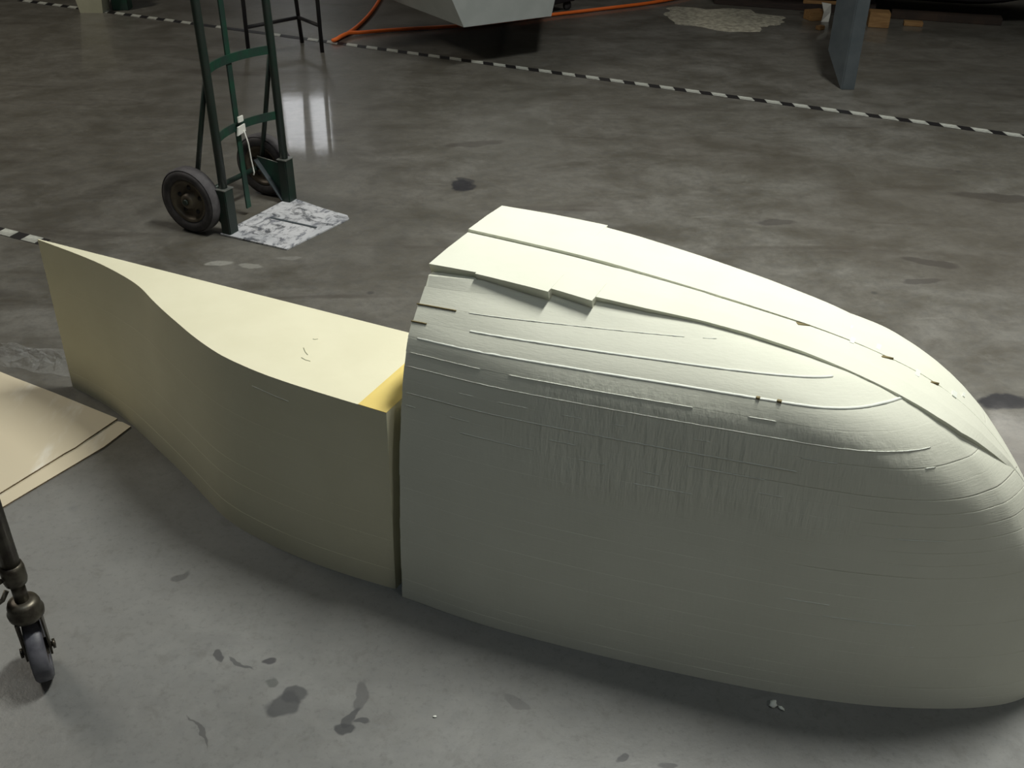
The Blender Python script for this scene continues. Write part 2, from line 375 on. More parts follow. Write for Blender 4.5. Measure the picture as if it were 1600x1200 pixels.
def contour(z):
    z = min(max(z, ZK[0]), ZK[-1])
    i = max(k for k in range(len(ZK)) if ZK[k] <= z+1e-9); i = min(i, len(ZK)-2)
    t_ = (z-ZK[i])/(ZK[i+1]-ZK[i])
    i0, i3 = max(i-1, 0), min(i+2, len(ZK)-1); h = ZK[i+1]-ZK[i]; out = []
    for k in range(NS):
        q = []
        for j in (0, 1):
            y0, y1, y2, y3 = CS[i0][k][j], CS[i][k][j], CS[i+1][k][j], CS[i3][k][j]
            def slope(a, ya, b, yb, c_, yc):
                if a == b: return (yc-yb)/(c_-b)
                if b == c_: return (yb-ya)/(b-a)
                s1 = (yb-ya)/(b-a); s2 = (yc-yb)/(c_-b)
                return (s1*(c_-b)+s2*(b-a))/(c_-a) if s1*s2 > 0 else 0
            m1 = slope(ZK[i0], y0, ZK[i], y1, ZK[i+1], y2)*h; m2 = slope(ZK[i], y1, ZK[i+1], y2, ZK[i3], y3)*h
            a = 2*(y1-y2)+m1+m2; b = -3*(y1-y2)-2*m1-m2
            q.append(a*t_**3+b*t_**2+m1*t_+y1)
        # the glued planes rise a little towards the nose
        u, b = q; zn = z*1.0
        dz = .030*(u-UL)*(zn/.6)**2; wt = min(1, max(0, b/.05)); wt = wt*wt*(3-2*wt)
        out.append((u, b+1.76*dz*wt, z+dz))
    return out
def nrm2(c, k):
    a = c[max(k-1, 0)]; b = c[min(k+1, NS-1)]
    dx, dy = b[0]-a[0], b[1]-a[1]; L = math.hypot(dx, dy) or 1
    n = (-dy/L, dx/L)
    return n if (n[0] >= -.2 and (n[1] > 0 or n[0] > .5)) else (-n[0], -n[1])

hull = thing('foam_hull_block', 'large rounded cream foam hull block of glued layers, tapering to a nose at the right', 'foam block', P(UL, WC), TH)
T = 0.678/27*1.0
def ring(z, d, du=0.0, wob=None):
    """closed loop: near side left end -> nose -> far side left end, pushed out by d"""
    c = contour(z); near = []; 
    for k in range(NS):
        n = nrm2(c, k); dd = d(c[k][0], k/NS) if callable(d) else d
        u = c[k][0]+n[0]*dd; b = max(0.0, c[k][1]+n[1]*dd)
        if k == 0: u += du
        near.append((u, b, c[k][2]))
    return [(u-UL, -b, z) for u, b, z in near]+[(u-UL, b, z) for u, b, z in near[-2::-1]]
LEV = [i*0.0254 for i in range(27)]+[0.678]
# joints where the upper layer sits back or the groove stays open: level index -> (u from, u to, depth)
GROOVE = {12: (-.15, .30, .0022), 13: (-.02, .2, .0009), 14: (-.05, .2, .0009), 15: (-.05, .2, .0009), 16: (-.1, .2, .0011), 17: (-.12, .2, .0009), 18: (-.3, .2, .0018), 20: (-.2, .2, .0014), 2: (.05, .3, .0015), 8: (-.1, .3, .0009), 5: (0, .3, .0007)}
def open_gap(i, u):
    g = GROOVE.get(i)
    if not g: return 0.0
    e = min(1, max(0, (u-g[0])/.08)) * min(1, max(0, (g[1]-u)/.03 if g[1] < .3 else 1))
    return .7*g[2]*e*(.55+.8*abs(noise.noise(Vector((u*22, i*3.1, 0)))))
for i in range(27):
    z0, z1 = LEV[i], LEV[i+1]; base = random.uniform(-.00012, .00012) if i else 0
    du = random.uniform(0, .0015) if i < 23 else [0, .002, .003, .0045][i-23]
    rows = []
    for r, fz in enumerate((0, .025, .08, .5, .92, .975, 1)):
        z = z0+(z1-z0)*fz
        def d(u, s_, r=r, z=z):
            v = base+.0002*noise.noise(Vector((u*9, i*1.7, z*20)))
            if r == 0: v -= open_gap(i, u)
            if r == 6: v -= open_gap(i+1, u)*.35
            if r in (0, 6): v -= .0001
            return v
        rows.append(ring(z, d, du))
    n = len(rows[0]); vs = [q for r in rows for q in r]; fs = []
    for r in range(len(rows)-1):
        for k in range(n-1): fs.append((r*n+k, r*n+k+1, (r+1)*n+k+1, (r+1)*n+k))
    m_ = MB(); m_.add(vs, fs, True)
    # end face and flat top and bottom (own vertices so the flank keeps its shading)
    R = len(rows)
    cap = [rows[r][0] for r in range(R)]+[rows[r][-1] for r in range(R)]
    m_.add(cap, [(r, r+1, R+r+1, R+r) for r in range(R-1)])
    for rr in (rows[0], rows[-1]):
        vs = list(rr); h = n//2
        m_.add(vs, [(k, k+1, n-2-k, n-1-k) for k in range(h-1)]+[(h-1, h, h+1)])
    m_.build('foam_layer', M_foam, hull)
# glue beads in the joints
def bead(i, u0, u1, rad, thr, m=M_glue, name='glue_line', seed=0.0, sink=-.0002):
    z = LEV[i]; c = contour(z); runs = []; cur = []
    for k in range(NS):
        u, b, z = c[k]; nv = noise.noise(Vector((u*13+seed, i*5.3, 2.2)))
        if u0 <= u <= u1 and nv > thr and b > .004:
            n_ = nrm2(c, k); cur.append((u-UL-n_[0]*sink, -(b-n_[1]*sink), z+.0006*noise.noise(Vector((u*60, i, 1))), u))
        else:
            if len(cur) > 1: runs.append(cur)
            cur = []
    if len(cur) > 1: runs.append(cur)
    m_ = MB()
    for rn in runs:
        q = catmull([p_[:3] for p_ in rn], 3)
        m_.tube(q, [rad*((.9 if sink > 0 else .75)+(.12 if sink > 0 else .7)*abs(noise.noise(Vector((p_[0]*90, i, seed))))) * (1 if 0 < j < len(q)-1 else .3) for j, p_ in enumerate(q)], 6)
    if m_.v:
        o_ = m_.build(name, m, hull)
        if len(runs) > 1: o_['kind'] = 'stuff'
bead(21, UL+.002, .03, .0011, -.9)
bead(19, UL+.002, -.15, .0011, -.9)
bead(22, UL+.002, -.2, .0011, -.25)
bead(23, UL+.01, -.02, .0036, -.9, sink=.0026)
bead(24, UL+.11, -.14, .0032, -.8, sink=.0023)
bead(25, UL+.10, -.34, .0010, -.6)
bead(20, UL+.01, .05, .0009, .12)
bead(18, UL+.01, .10, .0009, .10)
bead(17, UL+.01, .0, .0009, .18, seed=3)
bead(16, -.5, .1, .0009, .15, seed=5)
bead(15, -.6, .1, .0008, .30, seed=9)
bead(11, -.4, .15, .0008, .28, seed=4)
bead(9, -.3, .15, .0009, .18, seed=2)
bead(8, -.3, .10, .0009, .15, seed=8)
bead(6, -.1, .2, .0008, .25, seed=6)
# open saw-cut slots at the left end of two upper joints
for i, ln in ((25, .085), (24, .035)):
    c = contour(LEV[i]); pts = [(u-UL, -(b+.0006), z) for u, b, z in c if u < UL+ln]
    if len(pts) > 1:
        MB().tube([(-.001, pts[0][1], pts[0][2])]+pts, .0016, 6).build('open_joint', M_glue_dark, hull)

# keel band: two halves with a seam on the centreline, cut into segments at the layer heights
ZS = [(-.885, .701), (-.78, .699), (-.654, .695), (-.526, .687), (-.403, .677), (-.284, .665), (-.20, .655), (-.13, .643), (-.086, .633), (-.025, .615), (.02, .596), (.055, .577), (.092, .551), (.131, .516), (.16, .486), (.187, .455), (.225, .400), (.262, .325), (.290, .23), (.308, .12), (.318, .0)]
PROF = resample(catmull(ZS, 8), 240)
def pn(k):
    a, b = PROF[max(k-1, 0)], PROF[min(k+1, 239)]; dx, dz = b[0]-a[0], b[1]-a[1]; L = math.hypot(dx, dz); return (-dz/L, dx/L)
def hw_near(u):
    if u < -.791: return interp(u, (-.885, -.791), (.155, .1445))
    if u < -.6455: return interp(u, (-.791, -.6455), (.150, .1485))
    if u < -.5655: return interp(u, (-.6455, -.5655), (.1345, .1370))
    return interp(u, (-.5655, -.47, -.38, -.30, -.20, -.10, -.02, .03, .07, .12, .16, .19, .4), (.1195, .108, .093, .086, .086, .091, .092, .088, .078, .046, .018, .008, .006))
def hw_far(u):
    if u < -.655: return interp(u, (-.885, -.78, -.655), (.150, .160, .166))
    return interp(u, (-.655, -.58, -.447, -.317, -.193, -.132, -.071, .0, .05, .116, .157, .19, .4), (.155, .152, .142, .130, .112, .100, .085, .060, .042, .018, .008, .006, .006))
keel_cuts = [-.2, -.11, -.055, .01, .05, .085, .12, .16]
def keel(side, hwf, lift, cuts):
    ks = [0]
    for cu in cuts: ks.append(min(range(240), key=lambda k: abs(PROF[k][0]-cu) if PROF[k][1] > .3 else 9))
    ks.append(239)
    extra = {-.791, -.6455, -.5655, -.655}
    for a, b in zip(ks, ks[1:]):
        if b <= a: continue
        st = []
        for k in range(a, b+1):
            u, z = PROF[k]; n_ = pn(k)
            st.append((u, z, n_, hwf(u)))
            if k < b:
                u2 = PROF[k+1][0]
                for e in extra:
                    if u < e < u2:
                        tt = (e-u)/(u2-u); zz = z+(PROF[k+1][1]-z)*tt
                        st.append((e-1e-4, zz, n_, hwf(e-1e-4))); st.append((e+1e-4, zz, n_, hwf(e+1e-4)))
        vs = []
        for u, z, n_, hw in st:
            lf = lift*max(0, min(1, (-.1-u)/.5)); th_ = .030
            g = .0012 if u < .02 else .0003
            tilt = min(.35*hw, .004)
            tu, tz = u+n_[0]*lf, z+n_[1]*lf
            bu, bz = u-n_[0]*th_, max(-.0, z-n_[1]*th_)
            mid_w = hw*.55
            vs += [(tu-UL, side*g, tz), (tu-UL, side*mid_w, tz-.0006*n_[1]), (tu-n_[0]*tilt-UL, side*hw, tz-n_[1]*tilt), (bu-UL, side*(hw-(.011 if u < -.5 else max(.003, .011-.02*(u+.5)))*min(1, hw/.03)), bz), (bu-UL, side*g, bz)]
        N = len(st); fs = [(0, 1, 2, 3, 4), tuple((N-1)*5+j for j in range(5))]
        m_ = MB(); 
        for j in range(N-1):
            for e in range(5):
                fs.append((j*5+e, j*5+(e+1) % 5, (j+1)*5+(e+1) % 5, (j+1)*5+e))
        m_.add(vs, fs); ob = m_.build('keel_segment', M_foam, hull)
keel(-1, hw_near, 0, keel_cuts)
keel(1, hw_far, .006, [c_+.006 for c_ in keel_cuts])
# smears of glue and small torn holes along the seam
for u, w_, l, wd_ in ((-.135, .004, .004, .02), (-.092, .020, .004, .02), (-.02, -.002, .004, .022), (.045, .006, .004, .018), (-.145, .05, .002, .012), (.06, .03, .002, .014)):
    k = min(range(200), key=lambda q: abs(PROF[q][0]-u)); z = PROF[k][1]; n_ = pn(k); tx, tz = n_[1], -n_[0]
    cx, cz = u-UL+n_[0]*.0006, z+n_[1]*.0006
    MB().hexa([(cx-tx*l-n_[0]*.002, w_-wd_/2, cz-tz*l-n_[1]*.002), (cx+tx*l-n_[0]*.002, w_-wd_/2, cz+tz*l-n_[1]*.002), (cx+tx*l-n_[0]*.002, w_+wd_/2, cz+tz*l-n_[1]*.002), (cx-tx*l-n_[0]*.002, w_+wd_/2, cz-tz*l-n_[1]*.002),
               (cx-tx*l, w_-wd_/2, cz-tz*l), (cx+tx*l, w_-wd_/2, cz+tz*l), (cx+tx*l, w_+wd_/2, cz+tz*l), (cx-tx*l, w_+wd_/2, cz-tz*l)]).build('glue_smear', M_glue, hull)
for u in (-.222, -.075, .005):
    k = min(range(200), key=lambda q: abs(PROF[q][0]-u)); z = PROF[k][1]
    MB().add([(u-UL-.014, -.001, z+.0012), (u-UL+.012, -.001, z+.0004), (u-UL-.006, -.010, z+.0016), (u-UL-.014, -.001, z-.004), (u-UL+.012, -.001, z-.004), (u-UL-.006, -.010, z-.004)],
             [(0, 1, 2), (3, 5, 4), (0, 3, 4, 1), (1, 4, 5, 2), (2, 5, 3, 0)]).build('torn_chip', M_glue_dark, hull)
# small knocked-out chips along the wide glue line
for u, s_ in ((-.246, .007), (-.212, .008)):
    c = contour(LEV[23]); k = min(range(NS), key=lambda q: abs(c[q][0]-u)); b = c[k][1]; z = c[k][2]+.002
    MB().box((u-UL-s_/2, -b-.0010, z-.002), (u-UL+s_/2, -b+.006, z+.0022), .0006).build('chip', M_glue_dark, hull)

# ------------------------------------------------------------------ tail block: half outline with an S curve
TOPC = [(-2.120, .003), (-2.04, .013), (-1.961, .024), (-1.88, .038), (-1.806, .056), (-1.745, .074), (-1.691, .095), (-1.62, .132), (-1.554, .164), (-1.49, .193), (-1.433, .218), (-1.37, .242), (-1.314, .259), (-1.219, .276), (-1.14, .283), (-1.06, .286), (-.905, .289)]
BOTC = [(-2.130, .003), (-2.06, .014), (-1.996, .027), (-1.93, .045), (-1.867, .065), (-1.79, .094), (-1.70, .131), (-1.62, .163), (-1.54, .197), (-1.46, .233), (-1.387, .264), (-1.33, .280), (-1.276, .289), (-1.19, .299), (-1.092, .303), (-1.0, .300), (-.908, .293)]
TS = resample(catmull(TOPC, 8), 120); BS = resample(catmull(BOTC, 8), 120)
WB = 1.631; tail = thing('foam_tail_block', 'long cream foam block with an S-curved near side and a thin pointed left end', 'foam block', P(-.907, WB), TH)
NL = 17; HT = .444
for i in range(NL):
    z0, z1 = HT*i/NL, HT*(i+1)/NL; off = random.uniform(-.00012, .00012)
    rows = []
    for fz in (0, .5, 1):
        z = z0+(z1-z0)*fz; q = z/HT
        row = []
        for a, b in zip(BS, TS):
            u = a[0]+(b[0]-a[0])*q; w_ = a[1]+(b[1]-a[1])*q
            row.append((u+.907, -(w_+off), z))
        rows.append(row)
    n = 120; m_ = MB(); vs = [q for r in rows for q in r]
    m_.add(vs, [(r*n+k, r*n+k+1, (r+1)*n+k+1, (r+1)*n+k) for r in range(2) for k in range(n-1)], True)
    back = [[(x, 0, z) for x, y, z in r] for r in (rows[0], rows[2])]
    for fr_, bk in ((rows[0], back[0]), (rows[2], back[1])):
        m_.add(list(fr_)+list(bk), [(k, k+1, n+k+1, n+k) for k in range(n-1)])
    m_.add(back[0]+back[1], [(k, k+1, n+k+1, n+k) for k in range(n-1)])
    for e in (0, -1):
        m_.add([rows[0][e], rows[2][e], back[1][e], back[0][e]], [(0, 1, 2, 3)])
    m_.build('foam_layer', M_foam2, tail)
# yellow strip painting the bounce-tinted shade across the right end of the top
M_yel = foam_mat('shade_yellow_foam', (0.80, 0.64, 0.22), (0.77, 0.60, 0.20))
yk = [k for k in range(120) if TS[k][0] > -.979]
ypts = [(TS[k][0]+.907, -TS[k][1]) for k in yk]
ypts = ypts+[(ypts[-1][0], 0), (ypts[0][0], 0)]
props(MB().prism(ypts, HT-.0002, HT+.0008, 'z').build('yellow_shade_strip', M_yel, tail), label='yellow strip coloured as tinted shade on the foam')
# pale scratch on the flank and pencil marks on top
def tail_pt(u, z):
    q = z/HT; k = min(range(120), key=lambda j: abs(TS[j][0]-u)); return (u+.907, -(BS[k][1]*(1-q)+TS[k][1]*q)-.0004, z)
MB().tube([tail_pt(-1.235+.012*j, .405-.0006*j) for j in range(9)], .0007, 5).build('scratch', M_glue, tail)
M_pencil = mat('grey_rub', (.42, .42, .30), .9)
for (a, b), (c_, d_) in (((-1.19, 1.475), (-1.165, 1.455)), ((-1.17, 1.440), (-1.145, 1.436)), ((-1.195, 1.515), (-1.185, 1.520))):
    MB().tube([(a+.907, a*0+b-WB, HT), ((a+c_)/2+.907, (b+d_)/2-WB-.002, HT), (c_+.907, d_-WB, HT)], .0011, 5).build('pencil_mark', M_pencil, tail)

# ------------------------------------------------------------------ hand truck
ht = thing('hand_truck', 'green steel hand truck with two rubber wheels standing upright on the floor', 'hand truck', P(-2.43, 2.845), TH)
for s in (-1, 1):
    y = .178*s
    MB().tube([(0, y, .02), (0, y, .6), (-.005, y, .95), (-.03, y, 1.10), (-.09, y, 1.20), (-.15, y, 1.24)], .0155, 14).build('rail', M_green, ht)
    MB().tube([(-.11, y, 1.215), (-.15, y, 1.24), (-.20, y, 1.262)], .019, 12).build('grip', M_rubber, ht)
    MB().tube([(-.006, y-.004*s, .58), (-.063, y+.006*s, .36), (-.125, y+.012*s, .122)], .009, 10).build('strut', M_green, ht)
    MB().box((-.016, y-.024, 0.006), (.024, y+.024, .175), .003).build('foot_channel', M_green, ht)
    MB().box((-.018, y-.026, .173), (.026, y+.026, .177), .001).build('channel_rim', M_edge, ht)
    g = MB(); yy = y-.004*s
    g.prism([(-.125, .165), (.018, .150), (.018, .01), (-.012, .01), (-.125, .12)], yy-.003, yy+.003); gp = g.build('side_gusset', M_green2, ht)
    # bright folded flange along the sloping edge
    MB().strip([(-.125, yy-.010*s, .158), (-.012, yy-.010*s, .012)], .030, .004, Vector((0, 1, 0))).build('flange', M_steel, gp)
    MB().tube([(-.125, yy, .166), (.02, yy, .151)], .0022, 6).build('worn_edge', M_edge, gp)
    # wheel: tyre with tread, hub with rings and openings
    wy = .212*s; R_ = .122; hw_ = .029
    wh = MB().lathe([(.078, hw_*.72), (.088, hw_*.95), (.102, hw_), (.114, hw_*.82), (.114, -hw_*.82), (.102, -hw_), (.088, -hw_*.95), (.078, -hw_*.72), (.078, hw_*.72)], 48, 'y', (-.125, wy, R_)).build('tyre', M_rubber, ht)
    MB().lathe([(R_-.0065, hw_*.86), (R_-.0015, hw_*.6), (R_, 0), (R_-.0015, -hw_*.6), (R_-.0065, -hw_*.86)], 48, 'y', (-.125, wy, R_)).build('tread', M_tread, wh)
    hb = MB().lathe([(.079, hw_*.74), (.074, hw_*.86), (.068, hw_*.6), (.060, hw_*.25), (.045, hw_*.2), (.030, hw_*.35), (.026, hw_*.9), (.018, hw_*1.05), (.010, hw_*1.05), (.010, -hw_*1.05), (.018, -hw_*1.05), (.026, -hw_*.9), (.030, -hw_*.35), (.045, -hw_*.2), (.060, -hw_*.25), (.068, -hw_*.6), (.074, -hw_*.86), (.079, -hw_*.74)], 40, 'y', (-.125, wy, R_)).build('hub', M_hub, ht)
    for k in range(5):
        a = k*2*math.pi/5+.3; cx, cz = -.125+.048*math.cos(a), R_+.048*math.sin(a)
        MB().lathe([(.001, -hw_*.3), (.0085, -hw_*.3), (.0085, hw_*.3), (.001, hw_*.3)], 12, 'y', (cx, wy, cz)).build('hub_hole', M_dark, hb)
MB().tube([(-.125, -.25, .122), (-.125, .25, .122)], .010, 12).build('axle', M_green, ht)
def bow(z, d=.048):
    return [(-d*(1-(abs(y)/.178)**2.2)+(.0), y, z) for y in [(-.178+.356*k/16) for k in range(17)]]
for z in (.585, .345, .93): MB().strip(bow(z), .030, .005).build('cross_bar', M_green2, ht)
MB().strip([(-.053, 0, .97), (-.053, 0, .2), (-.05, 0, .03)], .024, .006, Vector((0, 1, 0))).build('centre_bar', M_green2, ht)
tp = MB().add([(-.02, -.205, .002), (.275, -.205, .001), (.315, .13, .001), (.29, .155, .001), (.18, .165, .002), (-.01, .205, .002),
               (-.02, -.205, .008), (.275, -.205, .006), (.315, .13, .006), (.29, .155, .006), (.18, .165, .008), (-.01, .205, .008)],
              [(5, 4, 3, 2, 1, 0), (6, 7, 8, 9, 10, 11)]+[(i, (i+1) % 6, 6+(i+1) % 6, 6+i) for i in range(6)]).build('toe_plate', M_plate, ht)
props(tp, label='toe plate crusted with scraped white paint')
MB().box((.05, -.008, .008), (.26, .004, .0095), .001).build('weld_seam', M_steel, tp)
# strip of white tape knotted on the lower cross bar, its end hanging down
tg = props(MB().box((-.046, -.018, .362), (-.040, .012, .385), .002).add([(-.047, -.030, .318), (-.041, -.030, .318), (-.041, .016, .325), (-.047, .016, .325), (-.047, -.022, .348), (-.041, -.022, .348), (-.041, .016, .352), (-.047, .016, .352)],
    [(0, 1, 2, 3), (4, 5, 6, 7), (0, 1, 5, 4), (1, 2, 6, 5), (2, 3, 7, 6), (3, 0, 4, 7)]).tube([(-.040, .004, .33), (-.036, .014, .28), (-.034, .016, .22), (-.036, .026, .165), (-.038, .022, .155)], .0028, 6)
    .build('tape_scrap', M_paper), 'torn white tape knotted on the lower cross bar of the green hand truck, end hanging', 'tape')
place(tg, ht.location, TH)
tg.location += P(.012, 0)

# ------------------------------------------------------------------ striped tape on the floor
def floor_tape(label, u0, u1, w_, wid, per, first, group=None, slant=.03, fade=None):
    r_ = thing('floor_marking_tape', label, 'tape', P(u0, w_), TH)
    MB().box((0, -wid/2, 0), (u1-u0, wid/2, .0012)).build('black_band', M_black, r_)
    base = None; u = first
    while u < u1-.05:
        if not (fade and fade(u)):
            a = u-u0
            if base is None:
                base = MB().hexa([(0, -wid/2+.001, .0010), (per*.54, -wid/2+.001, .0010), (per*.54-slant, wid/2-.001, .0010), (-slant, wid/2-.001, .0010),
                                  (0, -wid/2+.001, .0022), (per*.54, -wid/2+.001, .0022), (per*.54-slant, wid/2-.001, .0022), (-slant, wid/2-.001, .0022)]).build('white_stripe', M_white, r_); o_ = base
            else:
                o_ = base.copy(); COL.objects.link(o_)
            o_.location = (a, 0, random.uniform(0, .0002))
        u += per
    return r_
floor_tape('worn black and white striped tape crossing the floor past the hose end and steel column', -6.4, 1.4, 5.262, .056, .1425, -6.35, fade=lambda u: -4.9 < u < -4.72 or -4.5 < u < -4.3 or -4.14 < u < -4.0)
floor_tape('short run of striped tape meeting the thin end of the S-curved foam block', -3.6, -2.965, 2.305, .050, .125, -3.435, slant=.006)

# ------------------------------------------------------------------ boards by the tail block
def board(name, label, pts, z, th_, lift=0):
    c0 = Vector((sum(p_[0] for p_ in pts)/len(pts), sum(p_[1] for p_ in pts)/len(pts), z))
    n = len(pts); m_ = MB(); vs = [(a-c0.x, b-c0.y, 0) for a, b in pts]+[(a-c0.x, b-c0.y, th_) for a, b in pts]
    r_ = thing(name, label, 'board', c0)
    m_.add(vs, [list(range(n))[::-1], [n+i for i in range(n)]]); m_.build('face', M_board, r_)
    e = MB().add(vs, [(i, (i+1) % n, n+(i+1) % n, n+i) for i in range(n)]); e.build('raw_edge', M_card_edge, r_)
    return r_
board('brown_board', 'lower brown board on the floor, its pale edge showing under the other', [(-1.20, 2.26), (-1.02, 2.212), (-.992, 2.193), (-1.03, 2.10), (-1.185, 1.848), (-1.30, 1.665), (-1.60, 1.86), (-1.40, 2.15)], 0, .004)
board('brown_board', 'upper scuffed brown board lying flat left of the foam tail, under clear film', [(-1.40, 2.427), (-1.25, 2.345), (-1.036, 2.222), (-1.085, 2.12), (-1.098, 2.090), (-1.115, 2.065), (-1.207, 1.900), (-1.32, 1.70), (-1.95, 2.08), (-1.70, 2.60)], .0045, .004)
# crumpled clear film
fl = MB(); nx, ny = 26, 12; vs = []
for j in range(ny+1):
    for i in range(nx+1):
        a, b = i/nx, j/ny
        x = -.22+.30*a+.03*noise.noise(Vector((a*3, b*3, 1))); y = -.02+.12*b-.20*a*.35+.02*noise.noise(Vector((a*4, b*2, 5)))
        e = min(a, 1-a, b, 1-b)*4; z = .004+min(1, e)*.030*abs(noise.noise(Vector((a*7, b*5, 9))))*2
        vs.append((x, y, z))
fl.add(vs, [(j*(nx+1)+i, j*(nx+1)+i+1, (j+1)*(nx+1)+i+1, (j+1)*(nx+1)+i) for j in range(ny) for i in range(nx)], False)
place(props(fl.build('plastic_film', M_plastic), 'crumpled clear plastic film between the brown board and foam tail', 'plastic'), (-1.30, 2.525, 0))

# ------------------------------------------------------------------ cart leg with caster, lower left
cs = thing('cart_leg', 'worn steel cart leg on a swivel caster at the lower left edge', 'caster', (-.886, 1.362, 0), math.radians(28))
R_ = .064
w0 = MB().lathe([(.050, .013), (.058, .016), (R_-.001, .012), (R_, 0), (R_-.001, -.012), (.058, -.016), (.050, -.013), (.050, .013)], 40, 'x', (0, 0, R_)).build('tyre', M_wheel, cs)
MB().lathe([(.051, .012), (.044, .006), (.020, .006), (.016, .018), (.001, .018)], 30, 'x', (0, 0, R_)).lathe([(.051, -.012), (.044, -.006), (.020, -.006), (.016, -.018), (.001, -.018)], 30, 'x', (0, 0, R_)).build('hub', M_caster, w0)
for s in (-1, 1):
    MB().prism([(-.014, .052), (.014, .052), (.024, .11), (.028, .150), (-.024, .150), (-.020, .11)], s*.0215-.0018, s*.0215+.0018, 'x').build('fork', M_caster, cs)
MB().tube([(-.031, 0, R_), (.031, 0, R_)], .005, 8).build('axle_bolt', M_caster, cs)
for s in (-1, 1): MB().lathe([(.001, 0), (.0095, 0), (.0095, .005), (.001, .005)], 6, 'x', (s*.0255-(.005 if s < 0 else 0), 0, R_)).build('axle_nut', M_caster, cs)
MB().lathe([(.001, .146), (.026, .146), (.031, .152), (.032, .162), (.028, .169), (.029, .176), (.026, .184), (.017, .188), (.001, .188)], 32, 'z').build('swivel_head', M_caster, cs)
MB().tube([(0, 0, .185), (0, 0, .235)], .0125, 16).build('stem', M_caster, cs)
MB().lathe([(.001, .228), (.019, .230), (.021, .238), (.021, .262), (.019, .272), (.001, .274)], 24, 'z').build('collar', M_caster, cs)
MB().tube([(0, 0, .27), (-.0, .0, .9)], .0165, 18).build('leg_tube', M_caster, cs)
MB().tube([(-.02, -.01, .25), (-.035, -.02, .250), (-.050, -.022, .240), (-.055, -.024, .222), (-.045, -.022, .208), (-.028, -.016, .212), (-.018, -.01, .225)], .0045, 8).build('brake_lever', M_caster, cs)
MB().box((-.60, -.016, .55), (-.014, .016, .582), .003).build('cart_rail', M_caster, cs)

# ------------------------------------------------------------------ steel column and an added shading platform
col = thing('steel_stand', 'grey steel column with angled foot rising out of the frame past the striped tape', 'column', (1.765, 5.47, 0), math.radians(0))
a_ = math.radians(112)   # direction of the left face, receding
dx, dy = math.cos(a_)*.155, math.sin(a_)*.155
MB().add([(-.022, -.018, 0), (-.028, -.012, 0), (dx-.028, dy-.012, .17), (dx-.022, dy-.012, .17), (-.022, -.018, 1.6), (-.028, -.012, 1.6), (dx-.028, dy-.012, 1.6), (dx-.022, dy-.012, 1.6)],
         [(3, 2, 1, 0), (4, 5, 6, 7), (0, 1, 5, 4), (1, 2, 6, 5), (2, 3, 7, 6), (3, 0, 4, 7)]).build('web_plate', M_steel, col)
MB().box((-.024, -.022, 0), (.042, -.012, 1.6), .002).build('front_flange', M_steel, col)
MB().box((.036, -.012, 0), (.042, .05, 1.6), .002).build('rear_flange', M_steel, col)
# unseen platform added to shade the floor band at the right
plat = thing('shading_platform', 'unseen dark platform added above the frame to shade the floor at the right', 'platform', P(.35, 7.05, 0), TH)
MB().box((-.35, -.32, 1.60), (3.6, .32, 1.66), .004).build('deck', M_dark, plat)
for x in (.0, 3.5):
    for y in (-.28, .28): MB().box((x-.02-(.0), y-.02, 0 if x > 1 else 1.55), (x+.02, y+.02, 1.60)).build('leg' if x > 1 else 'deck_bracket', M_dark, plat)

# ------------------------------------------------------------------ dark boat mould on blocks at the back right
bt = thing('boat_mould', 'large dark hull mould resting low on scrap wood behind the steel column', 'mould', (2.35, 7.60, 0), math.radians(-16))
sec = [(-.50, .55), (-.46, .30), (-.36, .15), (-.15, .095), (.15, .095), (.40, .20), (.50, .55)]
vs = []; fs = []; nn = 24
for i in range(nn+1):
    x = -1.05+2.6*i/nn; k = 1-.75*max(0, (i/nn-.70)/.30)**2; k2 = 1-.8*max(0, (.18-i/nn)/.18)**2
    for y, z in sec: vs.append((x, y*k*k2, .55-(.55-z)*(.35+.65*k)*(.7+.3*k2)))
m = len(sec)
for i in range(nn):
    for j in range(m-1): fs.append((i*m+j, i*m+j+1, (i+1)*m+j+1, (i+1)*m+j))
    fs.append((i*m+m-1, i*m, (i+1)*m, (i+1)*m+m-1))
fs += [tuple(range(m)), tuple(nn*m+j for j in range(m))]
MB().add(vs, fs, False).build('shell', M_dark, bt)
MB().box((-1.05, -.54, .53), (1.4, .54, .57), .01).build('rim', M_steel, bt)
def wood(label, c_, s_, rz, z=0, m=M_wood):
    return place(props(MB().box((-s_[0]/2, -s_[1]/2, 0), (s_[0]/2, s_[1]/2, s_[2]), .003).build('wood_offcut', m), label, 'wood', ), (c_[0], c_[1], z), math.radians(rz))
wood('square tan wood block on the floor just right of the steel column', (2.39, 6.98), (.13, .12, .095), -12)
wood('small flat wood offcut right of the square tan block', (2.63, 7.00), (.12, .06, .030), -14)
wood('long dark board lying under the hull mould behind the wood offcuts', (2.9, 7.16), (.70, .09, .05), -16, 0, grainy('dark_wood', (.05, .03, .02), (.03, .02, .015), 10, .8))
wood('splintered wood scrap left of the steel column under the white paper', (2.02, 7.16), (.12, .10, .06), 20)
wood('thin wood lath lying across the scrap left of the steel column', (2.07, 7.24), (.24, .03, .02), -8, .085)
wood('small wood chip on the floor at the left foot of the steel column', (1.98, 6.86), (.05, .04, .025), 40)
